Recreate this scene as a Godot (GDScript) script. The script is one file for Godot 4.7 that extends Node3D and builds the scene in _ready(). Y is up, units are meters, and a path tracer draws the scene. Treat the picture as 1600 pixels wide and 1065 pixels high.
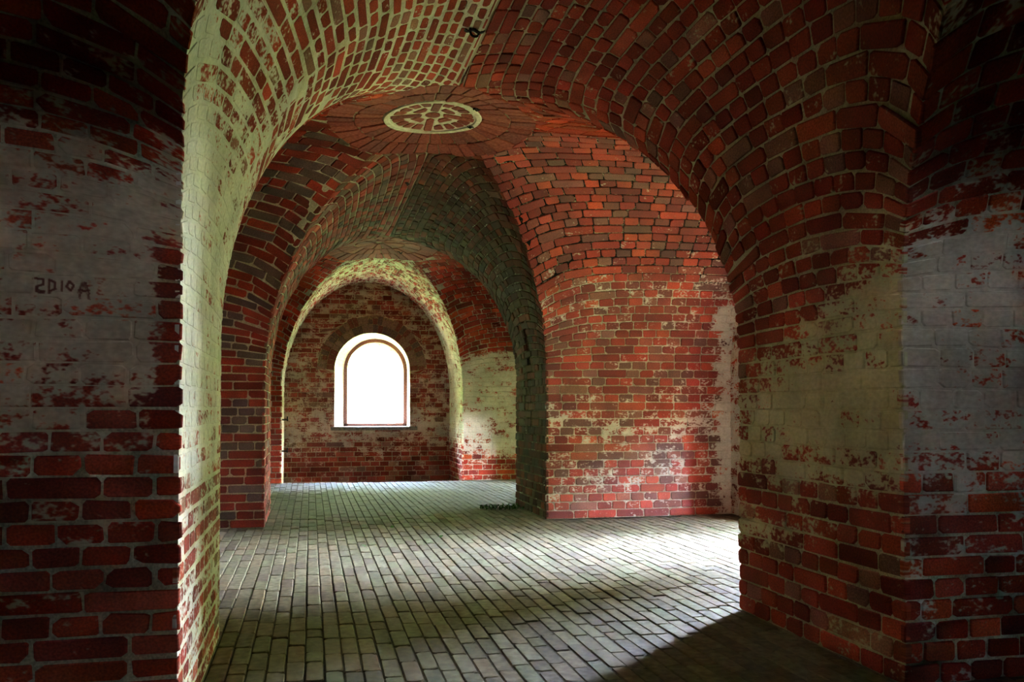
extends Node3D
# Brick casemate passage: two groin-vaulted bays in line, seen from a dark bay before them.
# x to the right across the passage, D = -z along it, y up. Metres.

const FOCAL := 1370.0
const YAW := 12.95
const PITCH := 1.3
const CX := 0.8625        # passage axis
const HALF := 1.2475      # half width of the passage
const SPRING := 1.3       # springing height of the vaults
const RISE := 1.65
const CROWN := SPRING + RISE
const COURSE := 0.0745
const ARMX := 3.96        # end of the arms towards the outer wall

var cam: Camera3D
var vp: Transform3D
var shift_px := 0.0
var prof_t := PackedFloat32Array()
var prof_h := PackedFloat32Array()
var T_CROWN := 0.0
var rng := RandomNumberGenerator.new()
var used := {}
var mats := {}

# ------------------------------------------------------------------ set-up
func _ready() -> void:
	set_camera_and_light()
	make_profile()
	make_shared_materials()
	build_shell()
	build_floors()
	build_panels()
	build_bosses()
	build_window()
	build_small_things()

func set_camera_and_light() -> void:
	cam = Camera3D.new()
	cam.name = "camera"
	cam.projection = Camera3D.PROJECTION_FRUSTUM
	cam.near = 0.05
	cam.far = 400.0
	cam.size = 2.0 * cam.near * 532.5 / FOCAL
	shift_px = 107.5 - FOCAL * tan(deg_to_rad(PITCH))
	cam.frustum_offset = Vector2(0.0, cam.near * shift_px / FOCAL)
	cam.position = Vector3(0, 1, 0)
	cam.rotation = Vector3(deg_to_rad(PITCH), deg_to_rad(-YAW), 0)
	add_child(cam)
	cam.current = true
	vp = cam.transform.affine_inverse()
	var sky_mat := ProceduralSkyMaterial.new()
	sky_mat.sky_top_color = Color(0.66, 0.76, 0.95)
	sky_mat.sky_horizon_color = Color(0.87, 0.93, 1.0)
	sky_mat.ground_horizon_color = Color(0.80, 0.82, 0.80)
	sky_mat.ground_bottom_color = Color(0.5, 0.5, 0.45)
	sky_mat.sky_energy_multiplier = 4.2
	var sky := Sky.new()
	sky.sky_material = sky_mat
	var env := Environment.new()
	env.background_mode = Environment.BG_SKY
	env.sky = sky
	env.tonemap_mode = Environment.TONE_MAPPER_LINEAR
	env.tonemap_exposure = 47.0
	env.sdfgi_enabled = true
	env.ssao_enabled = true
	env.ssil_enabled = true
	var we := WorldEnvironment.new()
	we.name = "world_environment"
	we.environment = env
	add_child(we)
	var sun := DirectionalLight3D.new()
	sun.name = "sun"
	sun.light_color = Color(1.0, 0.95, 0.86)
	sun.light_energy = 1.5
	sun.light_angular_distance = 1.0
	sun.shadow_enabled = true
	sun.sky_mode = DirectionalLight3D.SKY_MODE_LIGHT_ONLY
	sun.rotation = Vector3(deg_to_rad(-62), deg_to_rad(-70), 0)   # from behind and above the fort, never straight through an opening
	add_child(sun)

# ------------------------------------------------------------------ helpers
func numbered(called: String) -> String:
	var n: int = used.get(called, -1) + 1
	used[called] = n
	return called if n == 0 else "%s_%03d" % [called, n]

func tag(o: Node, label: String, category: String, kind := "", group := "") -> void:
	if label: o.set_meta("label", label)
	if category: o.set_meta("category", category)
	if kind: o.set_meta("kind", kind)
	if group: o.set_meta("group", group)

func root(called: String, label: String, category: String, kind := "", group := "") -> Node3D:
	var o := Node3D.new()
	o.name = numbered(called)
	add_child(o)
	tag(o, label, category, kind, group)
	return o

class Geo:
	var v := PackedVector3Array()
	var n := PackedVector3Array()
	var uv := PackedVector2Array()
	func tri(a: Vector3, b: Vector3, c: Vector3, out_n: Vector3, ua := Vector2.ZERO, ub := Vector2.ZERO, uc := Vector2.ZERO) -> void:
		var f := (b - a).cross(c - a)
		if f.length_squared() < 1e-16:
			return
		f = f.normalized()
		if f.dot(out_n) > 0.0:
			v.append(a); v.append(c); v.append(b)
			uv.append(ua); uv.append(uc); uv.append(ub)
		else:
			f = -f
			v.append(a); v.append(b); v.append(c)
			uv.append(ua); uv.append(ub); uv.append(uc)
		n.append(f); n.append(f); n.append(f)
	func quad(a: Vector3, b: Vector3, c: Vector3, d: Vector3, out_n: Vector3, ua := Vector2.ZERO, ub := Vector2.ZERO, uc := Vector2.ZERO, ud := Vector2.ZERO) -> void:
		tri(a, b, c, out_n, ua, ub, uc)
		tri(a, c, d, out_n, ua, uc, ud)
	func mesh() -> ArrayMesh:
		var m := ArrayMesh.new()
		if v.is_empty():
			return m
		var a := []
		a.resize(Mesh.ARRAY_MAX)
		a[Mesh.ARRAY_VERTEX] = v
		a[Mesh.ARRAY_NORMAL] = n
		a[Mesh.ARRAY_TEX_UV] = uv
		m.add_surface_from_arrays(Mesh.PRIMITIVE_TRIANGLES, a)
		return m

func put(called: String, g: Geo, m: Material, parent: Node) -> MeshInstance3D:
	var o := MeshInstance3D.new()
	o.name = called
	o.mesh = g.mesh()
	o.material_override = m
	parent.add_child(o, true)
	return o

func box(g: Geo, lo: Vector3, hi: Vector3) -> void:
	var p := [Vector3(lo.x, lo.y, lo.z), Vector3(hi.x, lo.y, lo.z), Vector3(hi.x, hi.y, lo.z), Vector3(lo.x, hi.y, lo.z),
		Vector3(lo.x, lo.y, hi.z), Vector3(hi.x, lo.y, hi.z), Vector3(hi.x, hi.y, hi.z), Vector3(lo.x, hi.y, hi.z)]
	g.quad(p[0], p[1], p[2], p[3], Vector3(0, 0, -1))
	g.quad(p[4], p[5], p[6], p[7], Vector3(0, 0, 1))
	g.quad(p[0], p[3], p[7], p[4], Vector3(-1, 0, 0))
	g.quad(p[1], p[2], p[6], p[5], Vector3(1, 0, 0))
	g.quad(p[0], p[1], p[5], p[4], Vector3(0, -1, 0))
	g.quad(p[3], p[2], p[6], p[7], Vector3(0, 1, 0))

func dbox(g: Geo, x0: float, x1: float, y0: float, y1: float, d0: float, d1: float) -> void:
	box(g, Vector3(x0, y0, -d1), Vector3(x1, y1, -d0))

# A bar with a round section through a list of points.
func tube(g: Geo, pts: Array, r: float, sides := 8) -> void:
	var rings := []
	for i in pts.size():
		var a: Vector3 = pts[maxi(i - 1, 0)]
		var b: Vector3 = pts[mini(i + 1, pts.size() - 1)]
		var t := (b - a).normalized()
		var side := t.cross(Vector3.UP if absf(t.y) < 0.9 else Vector3.RIGHT).normalized()
		var up := side.cross(t)
		var ring := []
		for k in sides:
			var an := TAU * k / sides
			ring.append(pts[i] + (side * cos(an) + up * sin(an)) * r)
		rings.append(ring)
	for i in pts.size() - 1:
		for k in sides:
			var k2 := (k + 1) % sides
			var mid: Vector3 = (rings[i][k] + rings[i][k2]) * 0.5 - pts[i]
			g.quad(rings[i][k], rings[i][k2], rings[i + 1][k2], rings[i + 1][k], mid)
	for e in [0, pts.size() - 1]:
		var out: Vector3 = pts[e] - pts[1 if e == 0 else pts.size() - 2]
		for k in sides:
			g.tri(pts[e], rings[e][k], rings[e][(k + 1) % sides], out)

func project(p: Vector3) -> Vector2:
	var c := vp * p
	if c.z > -0.1:
		return Vector2(-9999, -9999)
	return Vector2(800.0 + FOCAL * c.x / -c.z, 532.5 - (FOCAL * c.y / -c.z - shift_px))

func ss(a: float, b: float, x: float) -> float:
	return smoothstep(a, b, x)

# ------------------------------------------------------------------ vault shape
func make_profile() -> void:
	# arc length t from the floor -> height; wall up to the springing, then a quarter ellipse
	prof_t.append(0.0); prof_h.append(0.0)
	prof_t.append(SPRING); prof_h.append(SPRING)
	var last := Vector2(1.5, SPRING)
	var t := SPRING
	for i in range(1, 201):
		var an := PI / 2 * i / 200.0
		var p := Vector2(1.5 * cos(an), SPRING + RISE * sin(an))
		t += p.distance_to(last)
		last = p
		prof_t.append(t); prof_h.append(p.y)
	T_CROWN = t

func height_at(t: float) -> float:
	if t <= SPRING:
		return t
	if t >= T_CROWN:
		return CROWN
	var k := prof_t.bsearch(t)
	var f := (t - prof_t[k - 1]) / (prof_t[k] - prof_t[k - 1])
	return lerpf(prof_h[k - 1], prof_h[k], f)

# share of the half span that the vault still has at height h
func u_of(h: float, hs := SPRING) -> float:
	if h <= hs:
		return 1.0
	return sqrt(maxf(0.0, 1.0 - pow((h - hs) / (CROWN - hs), 2.0)))

func ell(u: float) -> float:
	return SPRING + RISE * sqrt(maxf(0.0, 1.0 - u * u))

# a soft crease where the two barrels of a bay meet near its crown
func soften(x: float, d: float, h: float, dc: float, b: float) -> float:
	var ux := minf(absf(x - CX) / HALF, 1.0)
	var ud := minf(absf(d - dc) / b, 1.0)
	var k := 0.10 * (1.0 - maxf(ux, ud))
	if k < 0.002:
		return h
	return h + k * log(1.0 + exp(-absf(ell(ux) - ell(ud)) / k))

func bay_height(x: float, d: float, dc: float, b: float) -> float:
	var ux := minf(absf(x - CX) / HALF, 1.0)
	var ud := minf(absf(d - dc) / b, 1.0)
	return soften(x, d, maxf(ell(ux), ell(ud)), dc, b)

const BEND_L := 0.32
func bend(q: float) -> float:
	return 0.25 * smoothstep(SPRING - 0.1, SPRING + 1.0, q)

# arc position of course line q at distances d0, d1 from the groins at its ends (a course dips towards a groin)
func course_t(q: float, d0: float, d1: float, g0: bool, g1: bool) -> float:
	var a := bend(q)
	var dip := 0.0
	if g0: dip += exp(-d0 / BEND_L)
	if g1: dip += exp(-d1 / BEND_L)
	return minf(q - a * dip, T_CROWN)

# ------------------------------------------------------------------ materials
func plain(c: Color, rough := 0.9) -> StandardMaterial3D:
	var m := StandardMaterial3D.new()
	m.albedo_color = c
	m.roughness = rough
	return m

func noise_tex(freq: float, seed_: int, ramp: Gradient = null, size := 512) -> NoiseTexture2D:
	var f := FastNoiseLite.new()
	f.seed = seed_
	f.frequency = freq
	f.fractal_octaves = 5
	var t := NoiseTexture2D.new()
	t.width = size; t.height = size
	t.seamless = true
	t.noise = f
	if ramp: t.color_ramp = ramp
	return t

func triplanar(c0: Color, c1: Color, freq: float, seed_: int, scale: float, rough := 0.9, relief := 0.0) -> StandardMaterial3D:
	var r := Gradient.new()
	r.set_color(0, c0); r.set_color(1, c1)
	var m := StandardMaterial3D.new()
	m.albedo_texture = noise_tex(freq, seed_, r)
	m.uv1_triplanar = true
	m.uv1_world_triplanar = true
	m.uv1_scale = Vector3.ONE * scale
	m.roughness = rough
	m.metallic_specular = 0.25
	if relief > 0.0:
		m.heightmap_enabled = true
		m.heightmap_texture = m.albedo_texture
		m.heightmap_scale = relief
	return m

func make_shared_materials() -> void:
	mats.iron = triplanar(Color(0.06, 0.05, 0.045), Color(0.20, 0.11, 0.07), 0.03, 5, 3.0, 0.75)
	mats.masonry = triplanar(Color(0.30, 0.13, 0.09), Color(0.52, 0.36, 0.28), 0.02, 6, 0.7, 0.95)
	mats.stone = triplanar(Color(0.34, 0.32, 0.29), Color(0.58, 0.55, 0.50), 0.03, 7, 1.5, 0.85, 0.2)
	mats.lime = triplanar(Color(0.62, 0.57, 0.46), Color(0.84, 0.79, 0.68), 0.03, 8, 1.5, 0.95, 0.2)
	mats.joint = triplanar(Color(0.32, 0.24, 0.18), Color(0.68, 0.58, 0.45), 0.03, 12, 2.0, 0.95)
	mats.lawn = triplanar(Color(0.24, 0.28, 0.10), Color(0.45, 0.46, 0.22), 0.04, 9, 0.35, 0.95)
	mats.leaf = triplanar(Color(0.14, 0.24, 0.06), Color(0.28, 0.40, 0.12), 0.05, 10, 0.9, 0.9)
	mats.straw = triplanar(Color(0.48, 0.48, 0.32), Color(0.66, 0.64, 0.46), 0.05, 11, 2.0, 0.8)

# ------------------------------------------------------------------ bricks
# Adds one brick to g. p: four corners (low-left, low-right, top-right, top-left), n: out of the wall.
func brick(g: Geo, p: Array, n: Vector3, uvs: Array, jl: float, jr: float, jy: float, proud: float, fine: bool) -> void:
	var w: float = maxf(((p[1] - p[0]).length() + (p[2] - p[3]).length()) * 0.5, 0.01)
	var h: float = maxf(((p[3] - p[0]).length() + (p[2] - p[1]).length()) * 0.5, 0.01)
	var al := clampf(jl / w, -0.3, 0.3)
	var ar := 1.0 - clampf(jr / w, -0.3, 0.3)
	var bb := clampf(jy / h, 0.0, 0.3)
	var bt := 1.0 - bb
	var ring := []
	if fine:
		var c := [0, 0, 0, 0]
		for k in 4:
			c[k] = rng.randf_range(0.004, 0.013) if rng.randf() < 0.8 else rng.randf_range(0.012, 0.026)
		ring = [Vector2(al + c[0] / w, bb), Vector2(ar - c[1] / w, bb), Vector2(ar, bb + c[1] / h * 0.8), Vector2(ar, bt - c[2] / h * 0.8),
			Vector2(ar - c[2] / w, bt), Vector2(al + c[3] / w, bt), Vector2(al, bt - c[3] / h * 0.8), Vector2(al, bb + c[0] / h * 0.8)]
		for k in 8:
			ring[k] += Vector2(rng.randf_range(-0.0025, 0.0025) / w, rng.randf_range(-0.003, 0.003) / h)
	else:
		ring = [Vector2(al, bb), Vector2(ar, bb), Vector2(ar, bt), Vector2(al, bt)]
	var count := ring.size()
	var bev := 0.004 if fine else 0.005
	var tip := minf(0.004, maxf(proud - 0.001, 0.0) * 0.4)   # a tilted brick keeps its whole face before the mortar
	var ta := rng.randf_range(-tip, tip)
	var tb := rng.randf_range(-tip, tip) * 0.7
	var base := []
	var rim := []
	var face := []
	var ub := []
	for k in count:
		var a: float = ring[k].x
		var b: float = ring[k].y
		var s: Vector3 = p[0].lerp(p[1], a).lerp(p[3].lerp(p[2], a), b)
		var lift := proud + ta * (a - 0.5) * 2.0 + tb * (b - 0.5) * 2.0
		base.append(s - n * 0.014)
		rim.append(s + n * (lift - bev * rng.randf_range(0.7, 1.4)))
		ub.append(uvs[0].lerp(uvs[1], a).lerp(uvs[3].lerp(uvs[2], a), b))
		var a2 := a + (0.5 - a) * minf(2.0 * bev / w, 0.5)
		var b2 := b + (0.5 - b) * minf(2.0 * bev / h, 0.5)
		face.append(p[0].lerp(p[1], a2).lerp(p[3].lerp(p[2], a2), b2) + n * lift)
	var mid: Vector3 = (p[0] + p[1] + p[2] + p[3]) * 0.25
	var um: Vector2 = (uvs[0] + uvs[1] + uvs[2] + uvs[3]) * 0.25
	var top := mid + n * (proud + rng.randf_range(-0.001, 0.0015))
	for k in count:
		var k2 := (k + 1) % count
		var out: Vector3 = (rim[k] + rim[k2]) * 0.5 - mid
		out -= n * out.dot(n)
		g.quad(base[k], base[k2], rim[k2], rim[k], out, ub[k], ub[k2], ub[k2], ub[k])
		g.quad(rim[k], rim[k2], face[k2], face[k], out.normalized() + n, ub[k], ub[k2], ub[k2], ub[k])
		if fine:
			g.tri(face[k], face[k2], top, n, ub[k], ub[k2], um)
	if not fine:
		g.quad(face[0], face[1], face[2], face[3], n, ub[0], ub[1], ub[2], ub[3])

# Shares of the picture: the larger and smaller side in pixels of a brick, zero when outside the frame.
func seen_size(p: Array, n: Vector3) -> Vector2:
	var mid: Vector3 = (p[0] + p[2]) * 0.5
	if (cam.position - mid).dot(n) < 0.0:
		return Vector2.ZERO
	var c := project(mid)
	if c.x < -15 or c.x > 1615 or c.y < -15 or c.y > 1080:
		return Vector2.ZERO
	var a := (project(p[1]) - project(p[0]))
	var b := (project(p[3]) - project(p[0]))
	return Vector2(maxf(a.length(), b.length()), absf(a.cross(b)))

# ------------------------------------------------------------------ a brick surface
# cfg: wall (Node3D), vault (Node3D or null), at(s,q)->Vector3, length(q), q0, q1, inside, g0, g1 (a groin at the end),
#      white(x,q)->density, tones, res, seed, skip(p)->bool, fine, stretch (which courses are stretchers)
func panel(cfg: Dictionary) -> void:
	rng.seed = cfg.seed
	var at: Callable = cfg.at
	var length: Callable = cfg.length
	var q0: float = cfg.q0
	var q1: float = cfg.q1
	var course: float = cfg.get("course", COURSE)
	var courses := int(round((q1 - q0) / course))
	var lmax := 0.0
	for i in courses + 1:
		lmax = maxf(lmax, length.call(lerpf(q0, q1, float(i) / courses)))
	var res: float = cfg.res
	var w := int(ceil(lmax * res)) + 2
	var h := int(ceil((q1 - q0) * res)) + 2
	var img := Image.create(w, h, false, Image.FORMAT_RGBA8)
	var tones: Array = cfg.tones
	img.fill(Color(tones[0].r, tones[0].g, tones[0].b, 0.5))
	var inside: Vector3 = cfg.inside
	var alter = cfg.get("alter")
	var fine: bool = cfg.get("fine", true)
	var list := []
	for i in courses:
		var qa := q0 + i * course
		var qb := qa + course
		var len_q: float = maxf(length.call((qa + qb) * 0.5), 0.05)
		var stretcher: bool = cfg.get("stretchers", 0.2) > rng.randf()
		var pitch := 0.27 if stretcher else 0.138
		var cuts := [0.0]
		var x := pitch * (rng.randf_range(0.85, 1.1) if i % 2 == 0 else rng.randf_range(0.45, 0.6))
		while x < len_q - pitch * 0.35:
			cuts.append(x)
			x += (pitch if rng.randf() > 0.12 else (0.27 if not stretcher else 0.138)) * rng.randf_range(0.94, 1.06)
		cuts.append(len_q)
		for k in cuts.size() - 1:
			var s0: float = cuts[k] / len_q
			var s1: float = cuts[k + 1] / len_q
			var tone: Color = tones[rng.randi() % tones.size()]
			var v := rng.randf_range(0.82, 1.16)
			tone = Color(tone.r * v, tone.g * v * rng.randf_range(0.94, 1.06), tone.b * v * rng.randf_range(0.94, 1.06), rng.randf())
			img.fill_rect(Rect2i(int(cuts[k] * res), int((qa - q0) * res), int((cuts[k + 1] - cuts[k]) * res) + 2, int(course * res) + 2), tone)
			var p := [at.call(s0, qa), at.call(s1, qa), at.call(s1, qb), at.call(s0, qb)]
			if alter != null:
				p = alter.call(p)
				if p.is_empty():
					continue
			var area: float = 0.5 * ((p[2] - p[0]).cross(p[3] - p[1])).length()
			if area < 0.0014:
				continue
			var n: Vector3 = (p[2] - p[0]).cross(p[3] - p[1]).normalized()
			if n.dot(inside - p[0]) < 0.0:
				n = -n
			var us := [Vector2(cuts[k] * res / w, (qa - q0) * res / h), Vector2(cuts[k + 1] * res / w, (qa - q0) * res / h),
				Vector2(cuts[k + 1] * res / w, (qb - q0) * res / h), Vector2(cuts[k] * res / w, (qb - q0) * res / h)]
			var size := seen_size(p, n)
			var ends := [k == 0 and cfg.get("g0", false), k == cuts.size() - 2 and cfg.get("g1", false)]
			list.append({"p": p, "n": n, "uv": us, "px": size.x, "area": size.y, "up": cfg.vault != null and (qa + qb) * 0.5 > SPRING, "ends": ends, "x": (cuts[k] + cuts[k + 1]) * 0.5, "q": (qa + qb) * 0.5})
	# textures: bricks, and the mortar bed behind them
	var white: Callable = cfg.white
	var small := Image.create(24, 40, false, Image.FORMAT_L8)
	for j in 40:
		for i in 24:
			var d: float = clampf(white.call(lmax * (i + 0.5) / 24.0, q0 + (q1 - q0) * (j + 0.5) / 40.0), 0.0, 1.0)
			small.set_pixel(i, j, Color(d, d, d))
	var texs := paint(img, small, w, h, cfg)
	var bm := StandardMaterial3D.new()
	bm.albedo_texture = texs[0]
	bm.roughness = cfg.get("rough", 0.95)
	bm.metallic_specular = cfg.get("gloss", 0.2)
	bm.heightmap_enabled = true
	bm.heightmap_texture = texs[0]
	bm.heightmap_scale = 0.35
	bm.texture_repeat = false
	var mm := StandardMaterial3D.new()
	mm.albedo_texture = texs[1]
	mm.roughness = 0.95
	mm.metallic_specular = 0.2
	mm.heightmap_enabled = true
	mm.heightmap_texture = texs[1]
	mm.heightmap_scale = 0.3
	mm.texture_repeat = false
	# mortar bed
	var beds := [Geo.new(), Geo.new()]
	var nx := int(clampf(lmax / 0.06, 8, 60))
	var ny := int((q1 - q0) / 0.05)
	var bump := FastNoiseLite.new()
	bump.seed = int(cfg.seed)
	bump.frequency = 9.0
	var grid := []
	var guv := []
	for j in ny + 1:
		var row := []
		var ruv := []
		var q := lerpf(q0, q1, float(j) / ny)
		var lq: float = maxf(length.call(q), 0.05)
		for i in nx + 1:
			var s := float(i) / nx
			row.append(at.call(s, q))
			ruv.append(Vector2(s * lq * res / w, (q - q0) * res / h))
		grid.append(row)
		guv.append(ruv)
	for j in ny:
		var up: bool = cfg.vault != null and lerpf(q0, q1, (j + 0.5) / ny) > SPRING
		for i in nx:
			var a: Vector3 = grid[j][i]
			var b: Vector3 = grid[j][i + 1]
			var c: Vector3 = grid[j + 1][i + 1]
			var d: Vector3 = grid[j + 1][i]
			if alter != null:
				var cut: Array = alter.call([a, b, c, d])
				if cut.is_empty():
					continue
				a = cut[0]; b = cut[1]; c = cut[2]; d = cut[3]
			var n := (c - a).cross(d - b)
			if n.length_squared() < 1e-12:
				continue
			if n.dot(inside - a) < 0.0:
				n = -n
			n = n.normalized()
			beds[1 if up else 0].quad(a, b, c, d, n, guv[j][i], guv[j][i + 1], guv[j + 1][i + 1], guv[j + 1][i])
	for k in 2:
		if not beds[k].v.is_empty():
			put("mortar_bed", beds[k], mm, cfg.vault if k == 1 else cfg.wall)
	# bricks: the 300 that show largest on a wall or vault one by one, the rest joined
	for up in [false, true]:
		var host: Node3D = cfg.vault if up else cfg.wall
		if host == null:
			continue
		var mine := list.filter(func(b): return b.up == up)
		mine.sort_custom(func(a, b): return a.area > b.area)
		var rest := Geo.new()
		var count := 0
		for b in mine:
			var single: bool = count < 300 and b.px >= 9.0 and b.area >= 28.0
			var g := Geo.new() if single else rest
			var d: float = clampf(white.call(b.x, b.q), 0.0, 1.0)
			var proud := lerpf(0.009, 0.004, d) * float(cfg.get("relief", 1.0)) + rng.randf_range(-0.003, 0.003) * float(cfg.get("relief", 1.0))
			if rng.randf() < 0.04:
				proud -= 0.008 * float(cfg.get("relief", 1.0))
			proud = maxf(proud, 0.0015)
			var j := lerpf(0.0055 * float(cfg.get("joint", 1.0)), 0.0022, d) * rng.randf_range(0.8, 1.25)
			brick(g, b.p, b.n, b.uv, -proud - 0.001 if b.ends[0] else j, -proud - 0.001 if b.ends[1] else j, j, proud, fine and b.area > 20.0)
			if single:
				put("brick" if count == 0 else "brick_%03d" % count, g, bm, host)
				count += 1
		if not rest.v.is_empty():
			var o := put("brickwork", rest, bm, host)
			o.set_meta("kind", "stuff")

func noise_bytes(w: int, h: int, freq: float, seed_: int, oct: int, stretch := 1.0) -> PackedByteArray:
	var f := FastNoiseLite.new()
	f.noise_type = FastNoiseLite.TYPE_SIMPLEX_SMOOTH
	f.seed = seed_
	f.frequency = freq
	f.fractal_octaves = oct
	f.fractal_gain = 0.6
	var im := f.get_image(maxi(int(w / stretch), 2), h)
	if stretch > 1.0:
		im.resize(w, h, Image.INTERPOLATE_CUBIC)
	return im.get_data()

# Brick tones and mortar with the whitewash that is left on them. Returns [brick texture, mortar texture].
func paint(img: Image, small: Image, w: int, h: int, cfg: Dictionary) -> Array:
	var dens := small.duplicate() as Image
	dens.resize(w, h, Image.INTERPOLATE_CUBIC)
	var dd := dens.get_data()
	var base := img.get_data()
	var res: float = cfg.res
	var sd: int = cfg.seed
	var n1 := noise_bytes(w, h, 9.0 / res, sd + 1, 4, 1.4)
	var n2 := noise_bytes(w, h, 42.0 / res, sd + 2, 3, 1.5)
	var n3 := noise_bytes(w, h, 90.0 / res, sd + 3, 3)
	var n4 := noise_bytes(w, h, 2.2 / res, sd + 4, 3)
	var wc: Color = cfg.get("wash", Color(0.80, 0.765, 0.68))
	var mc: Color = cfg.get("mortar", Color(0.60, 0.545, 0.44))
	var wr := wc.r * 255.0
	var wg := wc.g * 255.0
	var wb := wc.b * 255.0
	var out := PackedByteArray()
	out.resize(w * h * 3)
	var bed := PackedByteArray()
	bed.resize(w * h * 3)
	var gap = cfg.get("open")
	var oo := PackedByteArray()
	if gap != null:
		var osm := Image.create(24, 40, false, Image.FORMAT_L8)
		for j in 40:
			for i in 24:
				var o: float = clampf(gap.call(w / res * (i + 0.5) / 24.0, float(cfg.q0) + h / res * (j + 0.5) / 40.0), 0.0, 1.0)
				osm.set_pixel(i, j, Color(o, o, o))
		osm.resize(w, h, Image.INTERPOLATE_CUBIC)
		oo = osm.get_data()
	var mr := mc.r * 255.0
	var mg := mc.g * 255.0
	var mb := mc.b * 255.0
	for i in w * h:
		var fine := n3[i] / 255.0
		var d := dd[i] / 255.0
		var k := n1[i] * 0.00165 + n2[i] * 0.0014 + base[i * 4 + 3] * 0.0009
		var x := clampf((d - k) * 9.0 + 0.5, 0.0, 1.0)
		var grime := 0.78 + 0.36 * n4[i] / 255.0
		var gr := (0.72 + 0.56 * fine) * grime
		var wv := (0.88 + 0.18 * n2[i] / 255.0) * (0.86 + 0.2 * n4[i] / 255.0)
		var y := 1.0 - x
		out[i * 3] = int(clampf(base[i * 4] * gr * y + wr * wv * x, 0.0, 255.0))
		out[i * 3 + 1] = int(clampf(base[i * 4 + 1] * gr * y + wg * wv * x, 0.0, 255.0))
		out[i * 3 + 2] = int(clampf(base[i * 4 + 2] * gr * y + wb * wv * x, 0.0, 255.0))
		var x2 := clampf((d + 0.12 - k) * 7.0 + 0.5, 0.0, 1.0)
		var y2 := 1.0 - x2
		if gap != null:
			var om := clampf((oo[i] / 255.0 - k) * 6.0 + 0.5, 0.0, 1.0)
			gr *= 1.0 - 0.88 * om
			x2 *= 1.0 - om
			y2 = 1.0 - x2
		bed[i * 3] = int(clampf(mr * gr * y2 + wr * wv * x2, 0.0, 255.0))
		bed[i * 3 + 1] = int(clampf(mg * gr * y2 + wg * wv * x2, 0.0, 255.0))
		bed[i * 3 + 2] = int(clampf(mb * gr * y2 + wb * wv * x2, 0.0, 255.0))
	var a := Image.create_from_data(w, h, false, Image.FORMAT_RGB8, out)
	var b := Image.create_from_data(w, h, false, Image.FORMAT_RGB8, bed)
	var marks = cfg.get("marks")
	if marks != null:
		marks.call(a)
		marks.call(b)
	return [ImageTexture.create_from_image(a), ImageTexture.create_from_image(b)]

# ------------------------------------------------------------------ the fort's shell, floors and grounds
const BAY1 := {"dc": 5.905, "b": 1.855}
const BAY2 := {"dc": 10.625, "b": 1.675}
const THROAT := [5.20, 6.15, 2.05]    # opening in the outer wall of the first bay: from, to, height
const THROAT2 := [11.05, 11.40, 1.1]

# an upright solid over a plan outline of (x, D) points
func prism(g: Geo, plan: Array, y0: float, y1: float) -> void:
	var mid := Vector2.ZERO
	for p in plan: mid += p / plan.size()
	for k in plan.size():
		var a: Vector2 = plan[k]
		var b: Vector2 = plan[(k + 1) % plan.size()]
		var o := (a + b) * 0.5 - mid
		g.quad(Vector3(a.x, y0, -a.y), Vector3(b.x, y0, -b.y), Vector3(b.x, y1, -b.y), Vector3(a.x, y1, -a.y), Vector3(o.x, 0, -o.y))
		for y in [y0, y1]:
			g.tri(Vector3(mid.x, y, -mid.y), Vector3(a.x, y, -a.y), Vector3(b.x, y, -b.y), Vector3.UP if y == y1 else Vector3.DOWN)

func splayed_opening(g: Geo, from: float, t: Array) -> void:
	var xt := 4.38
	prism(g, [Vector2(ARMX, from), Vector2(4.8, from), Vector2(4.8, t[0] - 0.3), Vector2(xt, t[0]), Vector2(ARMX, t[0] - 0.5)], -0.3, 3.2)
	prism(g, [Vector2(ARMX, t[1] + 0.72), Vector2(xt, t[1]), Vector2(4.8, t[1] + 0.3), Vector2(4.8, t[1] + 0.9), Vector2(ARMX, t[1] + 0.9)], -0.3, 3.2)
	prism(g, [Vector2(ARMX, t[0] - 0.6), Vector2(4.8, t[0] - 0.6), Vector2(4.8, t[1] + 0.9), Vector2(ARMX, t[1] + 0.9)], t[2], 3.2)

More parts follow.
